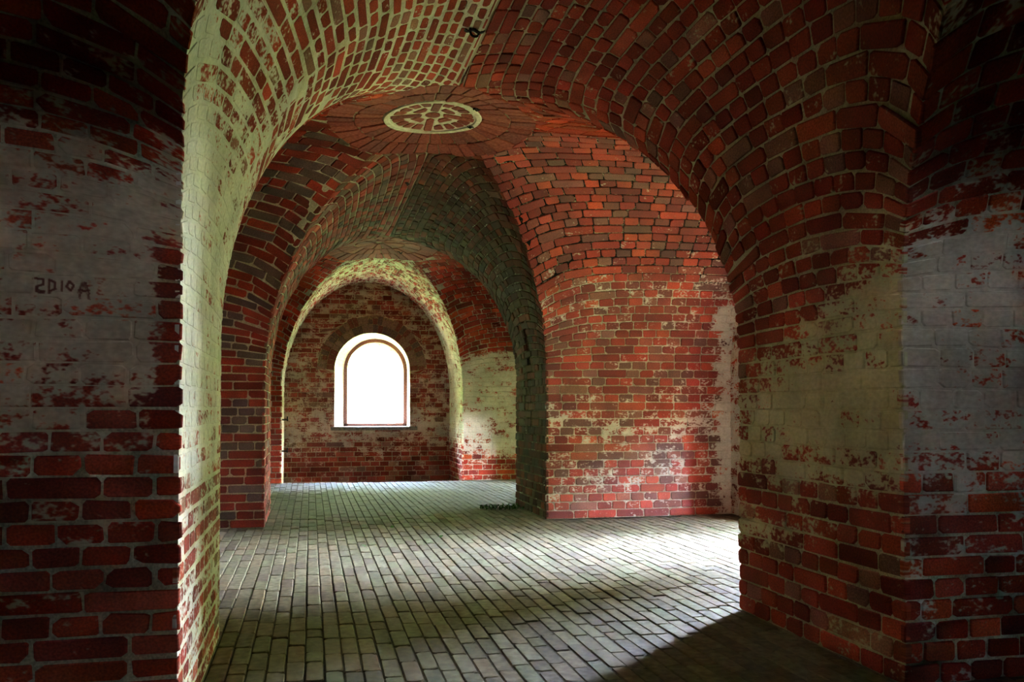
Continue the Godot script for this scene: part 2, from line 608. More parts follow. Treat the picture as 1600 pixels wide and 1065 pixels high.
func build_shell() -> void:
	var g := Geo.new()
	dbox(g, -3.2, 4.8, 3.2, 3.7, -4.2, 14.4)
	var o := root("roof", "earth and brick mass over the vaults", "roof", "structure")
	put("slab", g, mats.masonry, o)
	# outer wall on the right; each bay has an opening that narrows to a throat and widens again
	g = Geo.new()
	var last := -4.2
	for t in [THROAT, THROAT2]:
		splayed_opening(g, last, t)
		last = t[1] + 0.9
	prism(g, [Vector2(ARMX, last), Vector2(4.8, last), Vector2(4.8, 14.4), Vector2(ARMX, 14.4)], -0.3, 3.2)
	o = root("wall_outer", "thick outer wall with openings to the grass outside", "wall", "structure")
	put("masonry", g, mats.masonry, o)
	# left side and the bay behind the camera
	g = Geo.new()
	dbox(g, -3.2, -2.6, -0.3, 3.2, -4.2, 14.4)
	o = root("wall_left_end", "brick wall closing the dark side arms", "wall", "structure")
	put("masonry", g, mats.masonry, o)
	g = Geo.new()
	dbox(g, -3.2, 0.86, -0.3, 3.2, -4.2, -3.6)
	dbox(g, 1.08, 4.8, -0.3, 3.2, -4.2, -3.6)
	dbox(g, 0.86, 1.08, -0.3, 1.6, -4.2, -3.6)
	dbox(g, 0.86, 1.08, 1.9, 3.2, -4.2, -3.6)
	o = root("wall_back", "brick wall behind the viewer's bay", "wall", "structure")
	put("masonry", g, mats.masonry, o)
	g = Geo.new()
	dbox(g, -3.2, 0.28, -0.3, 3.2, 13.56, 14.4)
	dbox(g, 1.56, 4.8, -0.3, 3.2, 13.56, 14.4)
	dbox(g, 0.28, 1.56, -0.3, 0.66, 13.56, 14.4)
	dbox(g, 0.28, 1.56, 2.26, 3.2, 13.56, 14.4)
	o = root("wall_far_outer", "outer mass of the far wall round the window", "wall", "structure")
	put("masonry", g, mats.masonry, o)
	# lawn outside
	g = Geo.new()
	dbox(g, -60, 60, -0.6, -0.32, -60, 90)
	o = root("ground_lawn", "sunlit grass outside the fort", "lawn", "structure")
	put("turf", g, mats.lawn, o)
	# grassy bank added beyond the window for green light, hides part of the sky
	g = Geo.new()
	g.quad(Vector3(-14, -0.33, -18), Vector3(16, -0.33, -18), Vector3(16, 7.0, -24), Vector3(-14, 7.0, -24), Vector3(0, 1, 1))
	g.quad(Vector3(-14, 7.0, -24), Vector3(16, 7.0, -24), Vector3(16, 7.0, -32), Vector3(-14, 7.0, -32), Vector3.UP)
	g.quad(Vector3(-14, 7.0, -32), Vector3(16, 7.0, -32), Vector3(16, -0.33, -39), Vector3(-14, -0.33, -39), Vector3(0, 1, -1))
	g.quad(Vector3(-14, -0.33, -18), Vector3(-14, 7.0, -24), Vector3(-14, 7.0, -32), Vector3(-14, -0.33, -39), Vector3.LEFT)
	g.quad(Vector3(16, -0.33, -18), Vector3(16, 7.0, -24), Vector3(16, 7.0, -32), Vector3(16, -0.33, -39), Vector3.RIGHT)
	o = root("added_bank", "sunlit grassy bank added outside the window to give green light", "bank", "structure")
	put("turf", g, mats.lawn, o)
	# unseen grassy mounds added to block sky; their gap lets a light band in
	for m in [[Vector2(7.2, 6.0), Vector2(10.5, 6.2), Vector2(9.6, 8.8), Vector2(6.9, 7.68)], [Vector2(6.6, 5.15), Vector2(10.2, 4.4), Vector2(8.5, -1.5), Vector2(5.6, 1.5)]]:
		g = Geo.new()
		var top := 3.7 if m[0].y > 5.5 else 3.1
		var mid := (m[0] + m[1] + m[2] + m[3]) * 0.25 as Vector2
		for k in 4:
			var p: Vector2 = m[k]
			var q: Vector2 = m[(k + 1) % 4]
			var pt := p.lerp(mid, 0.12)
			var qt := q.lerp(mid, 0.12)
			var out := (p + q) * 0.5 - mid
			g.quad(Vector3(p.x, -0.33, -p.y), Vector3(q.x, -0.33, -q.y), Vector3(qt.x, top, -qt.y), Vector3(pt.x, top, -pt.y), Vector3(out.x, 0.5, -out.y))
			g.tri(Vector3(pt.x, top, -pt.y), Vector3(qt.x, top, -qt.y), Vector3(mid.x, top + 0.3, -mid.y), Vector3.UP)
		o = root("added_mound", "unseen grassy mound added outside the first opening to block sky", "mound", "structure", "mounds added outside")
		put("turf", g, mats.lawn, o)

func build_floors() -> void:
	rng.seed = 77
	var g := Geo.new()
	dbox(g, -3.2, 4.8, -0.3, -0.012, -4.2, 12.3)
	var near := root("floor", "worn brick paving of the near bays, bricks laid lengthwise", "floor", "structure")
	put("sand_bed", g, triplanar(Color(0.17, 0.14, 0.09), Color(0.34, 0.28, 0.19), 0.04, 21, 1.2, 1.0), near)
	g = Geo.new()
	dbox(g, -0.6, 2.4, -0.3, -0.24, 12.3, 13.6)
	var far := root("floor_far", "brick paving of the far bay below the window", "floor", "structure")
	put("sunken_bed", g, mats.masonry, far)
	var tones := []
	for c in [Color(0.40, 0.335, 0.22), Color(0.36, 0.305, 0.20), Color(0.42, 0.34, 0.22), Color(0.345, 0.275, 0.185), Color(0.375, 0.335, 0.205), Color(0.435, 0.38, 0.26)]:
		tones.append(c)
	var floor_mats := []
	for k in 12:
		var c: Color = tones[k % 6]
		if k >= 6: c = c.lerp(Color(0.31, 0.31, 0.15), 0.5).darkened(0.08)   # greener, darker tone on the far paving
		var m := triplanar(c.darkened(0.25), c.lightened(0.1), 0.025, 30 + k, 1.3, 0.9, 0.35)
		m.metallic_specular = 0.25
		floor_mats.append(m)
	var near_list := []
	var far_list := []
	var wdt := 0.0725
	var x := -2.55
	var row := 0
	while x < 3.95:
		var d := -0.5 + (0.0 if row % 2 == 0 else 0.125) + rng.randf_range(-0.03, 0.03)
		var xw := wdt * rng.randf_range(0.97, 1.03)
		while d < 12.28:
			var ln := 0.25 * rng.randf_range(0.95, 1.05)
			if rng.randf() < 0.08: ln *= 0.55
			var d1 := minf(d + ln, 12.3)
			if d1 > 1.0 and d1 - d > 0.03 and not in_pier(x + xw / 2, (d + d1) / 2):
				var y := sin(x * 2.1 + d * 0.7) * 0.004 + sin(d * 1.7 - x) * 0.003 - 0.002
				var p := [Vector3(x, y, -d), Vector3(x + xw, y, -d), Vector3(x + xw, y, -d1), Vector3(x, y, -d1)]
				var size := seen_size(p, Vector3.UP)
				(near_list if d < 7.76 else far_list).append({"p": p, "area": size.y, "px": size.x, "m": rng.randi() % 6 + (6 if d + rng.randf() * 1.2 > 8.6 else 0)})
			d = d1
		x += xw
		row += 1
	for pair in [[near, near_list], [far, far_list]]:
		var host: Node3D = pair[0]
		var l: Array = pair[1]
		l.sort_custom(func(a, b): return a.area > b.area)
		var rest := []
		for k in 12: rest.append(Geo.new())
		var count := 0
		for b in l:
			var single: bool = count < 300 and b.px >= 9.0 and b.area > 20.0
			var gg: Geo = Geo.new() if single else rest[b.m]
			var z := [Vector2.ZERO, Vector2.RIGHT, Vector2.ONE, Vector2.DOWN]
			brick(gg, b.p, Vector3.UP, z, 0.0022, 0.0022, 0.0022, rng.randf_range(-0.002, 0.003), b.area > 60.0)
			if single:
				put("brick" if count == 0 else "brick_%03d" % count, gg, floor_mats[b.m], host)
				count += 1
		var joined := ArrayMesh.new()
		for k in 12:
			if rest[k].v.is_empty():
				continue
			var arrays := []
			arrays.resize(Mesh.ARRAY_MAX)
			arrays[Mesh.ARRAY_VERTEX] = rest[k].v
			arrays[Mesh.ARRAY_NORMAL] = rest[k].n
			arrays[Mesh.ARRAY_TEX_UV] = rest[k].uv
			joined.add_surface_from_arrays(Mesh.PRIMITIVE_TRIANGLES, arrays)
			joined.surface_set_material(joined.get_surface_count() - 1, floor_mats[k])
		var o := MeshInstance3D.new()
		o.name = "paving"
		o.mesh = joined
		o.set_meta("kind", "stuff")
		host.add_child(o, true)

# under a pier or a wall, where no paving shows
func in_pier(x: float, d: float) -> bool:
	var side := x < CX - HALF - 0.03 or x > CX + HALF + 0.03
	return side and ((d > 2.83 and d < 4.02) or (d > 7.79 and d < 8.92))

# ------------------------------------------------------------------ the brick surfaces
# barrel along the passage, one half: sx -1 left, +1 right; from the groin of bay a (near) to the groin of bay b (far)
# hs: springing height at the near groin (the near arch is stilted there)
func barrel_at(s: float, q: float, sx: float, a: Dictionary, b: Dictionary, hs: float, length: float) -> Vector3:
	var t := course_t(q, s * length, (1.0 - s) * length, true, b.has("dc"))
	var h := height_at(t)
	var uf := u_of(h, hs)
	var u0 := u_of(h)
	var da: float = a.dc + a.b * uf
	var db: float = b.dc - b.b * u0 if b.has("dc") else b.end
	var d := lerpf(da, db, s)
	var f: float = a.dc + a.b
	var w := 1.0 - clampf((d - f) / 1.2, 0.0, 1.0)
	var x := CX + sx * HALF * lerpf(u0, uf, w)
	if a.get("soft", true): h = soften(x, d, h, a.dc, a.b)
	if b.has("dc"): h = soften(x, d, h, b.dc, b.b)
	return Vector3(x, h, -d)

func barrel_len(q: float, a: Dictionary, b: Dictionary, hs: float) -> float:
	var h := height_at(minf(q, T_CROWN))
	var db: float = b.dc - b.b * u_of(h) if b.has("dc") else b.end
	return db - (a.dc + a.b * u_of(h, hs))

# half of an arm's barrel: sx -1 the arm on the left, +1 on the right; sd +1 its far half, -1 its near half
func arm_at(s: float, q: float, sx: float, sd: float, bay: Dictionary, hs: float, x_end: float, length: float) -> Vector3:
	var t := course_t(q, s * length, 9.0, true, false)
	var h := height_at(t)
	var u := u_of(h, hs)
	var d: float = bay.dc + sd * bay.b * u
	var x := lerpf(CX + sx * HALF * u, x_end, s)
	if bay.get("soft", true): h = soften(x, d, h, bay.dc, bay.b)
	return Vector3(x, h, -d)

func arm_len(q: float, hs: float, x_end: float) -> float:
	return absf(x_end - CX) - HALF * u_of(height_at(minf(q, T_CROWN)), hs)

const DISC := 0.70
const BOSS_X := CX - 0.06
# bricks of the barrels stop at the round of radial bricks about a bay's crown
func clip_disc(p: Array, bay: Dictionary) -> Array:
	var c := Vector2(BOSS_X, bay.dc)
	var outside := false
	for k in 4:
		outside = outside or p[k].y < 2.0 or Vector2(p[k].x, -p[k].z).distance_to(c) > DISC + 0.005
	if not outside:
		return []
	for k in 4:
		var v := Vector2(p[k].x, -p[k].z)
		if p[k].y > 2.0 and v.distance_to(c) < DISC:
			var r := c + (v - c).normalized() * DISC
			p[k] = Vector3(r.x, bay_height(r.x, r.y, bay.dc, bay.b), -r.y)
	return p

var reds := [Color(0.57, 0.19, 0.11), Color(0.53, 0.165, 0.095), Color(0.61, 0.22, 0.12), Color(0.49, 0.16, 0.10), Color(0.55, 0.21, 0.14), Color(0.45, 0.17, 0.12), Color(0.63, 0.25, 0.13)]
var vault_tones := [Color(0.55, 0.21, 0.14), Color(0.50, 0.175, 0.115), Color(0.57, 0.25, 0.17), Color(0.46, 0.17, 0.12), Color(0.52, 0.20, 0.13), Color(0.58, 0.23, 0.15), Color(0.50, 0.33, 0.26)]
var shade_tones := [Color(0.34, 0.165, 0.11), Color(0.28, 0.145, 0.095), Color(0.37, 0.18, 0.115), Color(0.25, 0.165, 0.11), Color(0.29, 0.22, 0.15)]  # bricks darkened to carry the shade on the second arch's right side
var grey_tones := [Color(0.52, 0.20, 0.14), Color(0.46, 0.17, 0.12), Color(0.55, 0.24, 0.17), Color(0.42, 0.19, 0.15), Color(0.44, 0.30, 0.23), Color(0.38, 0.29, 0.23)]

func build_panels() -> void:
	var bay0l := {"dc": -0.2, "b": 3.0, "soft": false}
	var inside0 := Vector3(CX, 1.2, 0.5)
	var inside1 := Vector3(CX, 1.2, -5.9)
	var inside2 := Vector3(CX, 1.2, -10.6)
	var q_top := T_CROWN + 0.25
	var hl := 1.88
	var hr := 1.40
	var d1 := func(p): return clip_disc(p, BAY1)
	var d2 := func(p): return clip_disc(p, BAY2)
	# 1 left jamb and vault of the near arch
	var w1 := root("wall_left_jamb", "sunlit whitewashed jamb of the near arch on its left pier", "wall", "structure")
	var v1 := root("ceiling_near_left", "left half of the near vault, red bricks with lime mortar and flaking whitewash", "vault", "structure")
	panel({"wall": w1, "vault": v1, "seed": 101, "course": 0.067, "res": 280.0, "q0": 0.0, "q1": q_top, "g0": true, "g1": true, "tones": vault_tones, "inside": Vector3(CX, 1.0, -4.2), "stretchers": 0.1,
		"at": func(s, q): return barrel_at(s, q, -1, bay0l, BAY1, hl, barrel_len(q, bay0l, BAY1, hl)), "length": func(q): return barrel_len(q, bay0l, BAY1, hl), "alter": d1, "joint": 2.0, "relief": 0.24, "mortar": Color(0.72, 0.67, 0.55),
		"white": func(x, q): return white_left_jamb(x, q)})
	# 2 right jamb and vault of the near arch
	var w2 := root("wall_right_jamb", "shadowed jamb of the near arch on its right pier, cream whitewash above bare bricks", "wall", "structure")
	var v2 := root("ceiling_near_right", "dark right half of the near vault", "vault", "structure")
	panel({"wall": w2, "vault": v2, "seed": 102, "course": 0.077, "res": 260.0, "q0": 0.0, "q1": q_top, "g0": true, "g1": true, "tones": vault_tones, "inside": Vector3(CX, 1.0, -4.2), "stretchers": 0.12,
		"at": func(s, q): return barrel_at(s, q, 1, bay0l, BAY1, hr, barrel_len(q, bay0l, BAY1, hr)), "length": func(q): return barrel_len(q, bay0l, BAY1, hr), "alter": d1,
		"white": func(x, q): return white_right_jamb(x, q), "wash": Color(0.74, 0.70, 0.54), "mortar": Color(0.62, 0.56, 0.43)})
	# 3, 4 faces of the near piers towards the viewer
	var w3 := root("wall_left", "dark face of the near left pier with patchy whitewash", "wall", "structure")
	panel({"wall": w3, "vault": null, "seed": 103, "relief": 0.7, "course": 0.067, "res": 300.0, "q0": 0.0, "q1": 2.7, "g0": true, "tones": reds, "inside": inside0, "stretchers": 0.35,
		"at": func(s, q): return arm_at(s, q, -1, 1, bay0l, hl, -1.5, arm_len(q, hl, -1.5)), "length": func(q): return arm_len(q, hl, -1.5), "wash": Color(0.74, 0.66, 0.54),
		"white": func(x, q): return white_left(x, q), "marks": func(im): scratch_letters(im)})
	var w4 := root("wall_right", "dark face of the near right pier, whitewashed above red courses", "wall", "structure")
	panel({"wall": w4, "vault": null, "seed": 104, "course": 0.077, "res": 300.0, "q0": 0.0, "q1": 2.7, "g0": true, "tones": reds, "inside": inside0, "stretchers": 0.35,
		"at": func(s, q): return arm_at(s, q, 1, 1, bay0l, hr, 3.3, arm_len(q, hr, 3.3)), "length": func(q): return arm_len(q, hr, 3.3), "wash": Color(0.74, 0.68, 0.59),
		"white": func(x, q): return white_right(x, q)})
	# 5 far wall of the right arm, the bright red one
	var w5 := root("wall_right_arm", "bright red brick wall of the right arm with flaking whitewash", "wall", "structure")
	var v5 := root("ceiling_right_arm", "red brick vault of the right arm, open black joints", "vault", "structure")
	panel({"wall": w5, "vault": v5, "seed": 105, "rough": 0.8, "gloss": 0.5, "course": 0.0765, "res": 230.0, "q0": 0.0, "q1": q_top, "g0": true, "tones": reds + [Color(0.46, 0.29, 0.23), Color(0.50, 0.24, 0.17), Color(0.42, 0.24, 0.19)], "inside": inside1, "stretchers": 0.15,
		"at": func(s, q): return arm_at(s, q, 1, 1, BAY1, SPRING, ARMX, arm_len(q, SPRING, ARMX)), "length": func(q): return arm_len(q, SPRING, ARMX), "alter": d1,
		"white": func(x, q): return white_red_wall(x, q), "open": func(x, q): return 0.62 * ss(2.0, 2.4, q)})
	# 6 far wall of the left arm
	var w6 := root("wall_left_arm", "dim red brick wall of the left arm behind the lit jamb", "wall", "structure")
	var v6 := root("ceiling_left_arm", "dim brick vault of the left arm with grey bricks", "vault", "structure")
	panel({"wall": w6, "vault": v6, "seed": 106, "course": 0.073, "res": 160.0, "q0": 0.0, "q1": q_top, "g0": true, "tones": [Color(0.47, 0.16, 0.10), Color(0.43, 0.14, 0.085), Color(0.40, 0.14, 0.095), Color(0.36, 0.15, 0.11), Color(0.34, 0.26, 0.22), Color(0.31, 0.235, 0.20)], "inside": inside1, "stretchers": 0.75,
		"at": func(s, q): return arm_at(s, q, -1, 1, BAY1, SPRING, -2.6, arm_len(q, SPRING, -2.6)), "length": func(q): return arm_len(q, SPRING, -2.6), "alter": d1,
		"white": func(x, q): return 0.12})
	# 7, 8 the second arch
	var w7 := root("wall_second_arch_left", "jamb of the second arch on its left pier", "wall", "structure")
	var v7 := root("ceiling_second_left", "left half of the second vault with curved worn bricks", "vault", "structure")
	panel({"wall": w7, "vault": v7, "seed": 107, "course": 0.073, "res": 150.0, "q0": 0.0, "q1": q_top, "g0": true, "g1": true, "tones": grey_tones, "inside": Vector3(CX, 1.0, -8.4),
		"at": func(s, q): return barrel_at(s, q, -1, BAY1, BAY2, SPRING, barrel_len(q, BAY1, BAY2, SPRING)), "length": func(q): return barrel_len(q, BAY1, BAY2, SPRING), "alter": func(p): return clip_both(p),
		"white": func(x, q): return 0.27 - 0.12 * ss(1.5, 2.3, q)})
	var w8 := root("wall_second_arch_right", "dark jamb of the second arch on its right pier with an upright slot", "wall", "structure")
	var v8 := root("ceiling_second_right", "right half of the second vault, shade put into its brick tones", "vault", "structure")
	panel({"wall": w8, "vault": v8, "seed": 108, "course": 0.0765, "res": 150.0, "q0": 0.0, "q1": q_top, "g0": true, "g1": true, "tones": shade_tones, "inside": Vector3(CX, 1.0, -8.4),
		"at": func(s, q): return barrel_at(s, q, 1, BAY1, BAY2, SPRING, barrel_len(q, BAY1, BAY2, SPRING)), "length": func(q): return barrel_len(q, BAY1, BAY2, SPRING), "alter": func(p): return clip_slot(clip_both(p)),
		"white": func(x, q): return 0.21, "mortar": Color(0.34, 0.28, 0.19)})  # mortar darkened for shade along with the bricks
	var sg := Geo.new()
	dbox(sg, CX + HALF + 0.16, CX + HALF + 0.2, 0.7, 1.95, 8.28, 8.47)
	dbox(sg, CX + HALF - 0.01, CX + HALF + 0.2, 0.7, 1.95, 8.47, 8.475)
	dbox(sg, CX + HALF - 0.01, CX + HALF + 0.2, 0.7, 1.95, 8.285, 8.29)
	put("slot_lining", sg, mats.joint, w8).set_meta("label", "dark upright slot cut in the bricks")
	# 9, 10 far walls of the second bay's arms
	var w9 := root("wall_far_right", "far wall of the second bay, cream whitewash over its middle", "wall", "structure")
	var v9 := root("ceiling_far_right", "red vault over the whitewashed far wall", "vault", "structure")
	panel({"wall": w9, "vault": v9, "seed": 109, "res": 140.0, "q0": 0.0, "q1": q_top, "g0": true, "tones": reds, "inside": inside2,
		"at": func(s, q): return arm_at(s, q, 1, 1, BAY2, SPRING, ARMX, arm_len(q, SPRING, ARMX)), "length": func(q): return arm_len(q, SPRING, ARMX), "alter": d2,
		"white": func(x, q): return 0.3 + 0.33 * ss(0.2, 0.5, q) * (1.0 - ss(1.75, 2.0, q)), "wash": Color(0.78, 0.69, 0.60)})
	var w10 := root("wall_far_left", "unlit far wall of the second bay's left arm", "wall", "structure")
	var v10 := root("ceiling_far_left", "unlit vault of the second bay's left arm", "vault", "structure")
	panel({"wall": w10, "vault": v10, "seed": 110, "res": 100.0, "q0": 0.0, "q1": q_top, "g0": true, "tones": reds, "inside": inside2, "fine": false,
		"at": func(s, q): return arm_at(s, q, -1, 1, BAY2, SPRING, -2.6, arm_len(q, SPRING, -2.6)), "length": func(q): return arm_len(q, SPRING, -2.6), "alter": d2,
		"white": func(x, q): return 0.15})
	# 11, 12 the window recess
	var end := {"end": 13.5}
	var w11 := root("wall_recess_left", "bright left jamb of the window recess", "wall", "structure")
	var v11 := root("ceiling_recess_left", "left half of the window recess vault, whitewash turned green", "vault", "structure")
	panel({"wall": w11, "vault": v11, "seed": 111, "res": 130.0, "q0": -0.23, "q1": q_top, "g0": true, "tones": vault_tones, "inside": Vector3(CX, 1.0, -12.9), "fine": false,
		"at": func(s, q): return barrel_at(s, q, -1, BAY2, end, SPRING, barrel_len(q, BAY2, end, SPRING)), "length": func(q): return barrel_len(q, BAY2, end, SPRING), "alter": d2,
		"white": func(x, q): return 0.66 - 0.14 * ss(2.0, 2.6, q), "wash": Color(0.78, 0.77, 0.62)})
	var w12 := root("wall_recess_right", "pale right jamb of the window recess", "wall", "structure")
	var v12 := root("ceiling_recess_right", "right half of the window recess vault, whitewash turned green", "vault", "structure")
	panel({"wall": w12, "vault": v12, "seed": 112, "res": 130.0, "q0": -0.23, "q1": q_top, "g0": true, "tones": vault_tones, "inside": Vector3(CX, 1.0, -12.9), "fine": false,
		"at": func(s, q): return barrel_at(s, q, 1, BAY2, end, SPRING, barrel_len(q, BAY2, end, SPRING)), "length": func(q): return barrel_len(q, BAY2, end, SPRING), "alter": d2,
		"white": func(x, q): return 0.38 + 0.30 * ss(0.3, 0.8, q) - 0.16 * ss(2.0, 2.6, q), "wash": Color(0.78, 0.77, 0.62)})
	# 13 end wall of the right arm beside its doorway
	var w13 := root("wall_arm_end", "narrow whitewashed end wall of the right arm", "wall", "structure")
	panel({"wall": w13, "vault": null, "seed": 113, "res": 150.0, "q0": 0.0, "q1": 3.0, "tones": reds, "inside": Vector3(3.0, 1.2, -6.0),
		"at": func(s, q): return Vector3(ARMX - 0.012, q, -lerpf(THROAT[1] + 0.72, 7.80, s)), "length": func(q): return 0.93,
		"white": func(x, q): return 0.62})
	# the near slopes of the first bay's arms, seen only near the crown
	for k in 2:
		var sx := [-1.0, 1.0][k] as float
		var xe := [-2.6, ARMX][k] as float
		var vs := root("ceiling_arm_near", ["near slope of the left arm's brick vault beside the ringed boss", "near slope of the right arm's brick vault beside the ringed boss"][k], "vault", "structure")
		panel({"wall": vs, "vault": vs, "seed": 120 + k, "course": 0.0765, "res": 150.0, "q0": 2.55, "q1": q_top, "g0": true, "tones": reds, "inside": inside1, "stretchers": 0.2,
			"at": func(s, q): return arm_at(s, q, sx, -1, BAY1, SPRING, xe, arm_len(q, SPRING, xe)), "length": func(q): return arm_len(q, SPRING, xe), "alter": d1,
			"white": func(x, q): return 0.28})
	# 14 the backs of the near piers and the unseen halves of the arms
	for k in 4:
		var bay: Dictionary = [BAY1, BAY1, BAY2, BAY2][k]
		var sx := -1.0 if k % 2 == 0 else 1.0
		var xe := -2.6 if sx < 0 else ARMX
		var g := Geo.new()
		var ins := Vector3(CX, 1.2, -bay.dc)
		for j in (40 if k > 1 else 27):
			var top := T_CROWN if k > 1 else 2.55
			var qa := top * j / (40.0 if k > 1 else 27.0)
			var qb := top * (j + 1) / (40.0 if k > 1 else 27.0)
			for i in 8:
				var pa: Array = []
				for c in [[i, qa], [i + 1, qa], [i + 1, qb], [i, qb]]:
					pa.append(arm_at(c[0] / 8.0, c[1], sx, -1, bay, SPRING, xe, 9.0))
				g.quad(pa[0], pa[1], pa[2], pa[3], ins - pa[0])
		var o := root("wall_arm_near", "near wall and vault of a side arm, turned away from the viewer", "wall", "structure", "near walls of the side arms")
		put("masonry", g, mats.masonry, o)

# bricks end at the upright slot in the second arch's right jamb
func clip_slot(p: Array) -> Array:
	if p.is_empty() or p[0].x < CX + 0.5:
		return p
	var m: Vector3 = (p[0] + p[1] + p[2] + p[3]) * 0.25
	if m.y < 0.75 or m.y > 1.9:
		return p
	var half := 0.062 if m.y > 1.25 else 0.02
	var inner := true
	for k in 4:
		inner = inner and absf(-p[k].z - 8.38) < half + 0.004
	if inner:
		return []
	for k in 4:
		var off: float = -p[k].z - 8.38
		if absf(off) < half:
			p[k].z = -(8.38 + half * (1.0 if -m.z > 8.38 else -1.0))
	return p

func clip_both(p: Array) -> Array:
	var q := clip_disc(p, BAY1)
	return [] if q.is_empty() else clip_disc(q, BAY2)

# whitewash that is left, by place: x from the groin or the near edge, q height along the course
func white_left_jamb(x: float, q: float) -> float:
	var w := 0.46 + 0.20 * ss(0.6, 1.0, q) * (1.0 - ss(1.7, 2.5, q))
	w -= 0.17 * ss(2.2, 3.0, q)
	w += 0.20 * (1.0 - ss(0.2, 0.5, x)) * ss(0.8, 1.2, q) * (1.0 - ss(2.2, 2.6, q))
	w -= 0.12 * (1.0 - ss(0.0, 0.08, x)) * (1.0 - ss(0.9, 1.1, q))
	return w

func white_right_jamb(x: float, q: float) -> float:
	var w := 0.27 + 0.40 * ss(0.55, 0.85, q) * (1.0 - ss(1.35, 2.0, q + x * 0.5))
	w += 0.26 * ss(0.3, 0.42, q) * (1.0 - ss(0.48, 0.62, q)) * ss(0.3, 0.8, x)
	w += 0.10 * (1.0 - ss(0.0, 0.3, q)) * (1.0 - ss(0.2, 0.6, x))
	w -= 0.35 * (1.0 - ss(0.02, 0.1, x)) * (1.0 - ss(1.0, 1.2, q))
	return w

func white_left(x: float, q: float) -> float:
	var w := 0.31 + 0.36 * ss(0.75, 1.2, q) * (1.0 - ss(1.65, 2.05, q))
	w -= 0.4 * (1.0 - ss(0.03, 0.09, x)) * (1.0 - ss(1.5, 1.6, q))
	w -= 0.08 * (1.0 - ss(0.2, 0.5, q))
	return w

func white_right(x: float, q: float) -> float:
	return 0.36 + 0.31 * ss(0.5, 0.95, q) * (1.0 - ss(1.65, 1.85, q)) - 0.06 * (1.0 - ss(0.1, 0.4, q))

func white_red_wall(x: float, q: float) -> float:
	var w := 0.30 + 0.13 * exp(-pow((q - 0.85) / 0.25, 2.0)) + 0.10 * exp(-pow((q - 0.42) / 0.2, 2.0))
	w += 0.34 * ss(1.60, 1.78, x) * (1.0 - ss(1.8, 2.2, q))
	w += 0.07 * exp(-pow((q - 2.1) / 0.25, 2.0)) - 0.08 * ss(2.5, 2.9, q)
	return w

func scratch_letters(im: Image) -> void:
	var res := 300.0
	var w := im.get_width()
	var strokes := [[[0, 1], [0.5, 1], [0.55, 0.6], [0.1, 0.4], [0.15, 0.05], [0.6, 0]], [[0.9, 0], [0.9, 1], [1.3, 0.8], [1.35, 0.25], [0.9, 0]], [[1.75, 0.05], [1.75, 0.95]],
		[[2.1, 0.5], [2.3, 0.95], [2.6, 0.6], [2.4, 0.15], [2.1, 0.5]], [[2.85, -0.25], [3.2, 0.9], [3.5, -0.3]], [[2.95, 0.2], [3.45, 0.2]]]
	for st in strokes:
		for k in st.size() - 1:
			for i in 40:
				var f := i / 39.0
				var sx: float = lerpf(st[k][0], st[k + 1][0], f) * 0.042
				var sy: float = lerpf(st[k][1], st[k + 1][1], f) * 0.042
				var px := int((0.40 - sx) * res)
				var py := int((1.345 + sy) * res)
				for dx in 1 + (i + k) % 2:
					for dy in 2:
						if px + dx >= 0 and px + dx < w:
							im.set_pixel(px + dx, py + dy, im.get_pixel(px + dx, py + dy).lerp(Color(0.36, 0.20, 0.15), 0.3))

# ------------------------------------------------------------------ round of radial bricks at a crown
func sector(g: Geo, c: Vector2, bay: Dictionary, r0: float, r1: float, a0: float, a1: float, gap: float, proud: float) -> void:
	var pts := []
	for e in [[r0, a0], [r0, a1], [r1, a1], [r1, a0]]:
		var x: float = c.x + e[0] * cos(e[1])
		var d: float = c.y + e[0] * sin(e[1])
		pts.append(Vector3(x, bay_height(x, d, bay.dc, bay.b), -d))
	var z := [Vector2.ZERO, Vector2.RIGHT, Vector2.ONE, Vector2.DOWN]
	brick(g, pts, Vector3.DOWN, z, gap, gap, gap, proud, true)

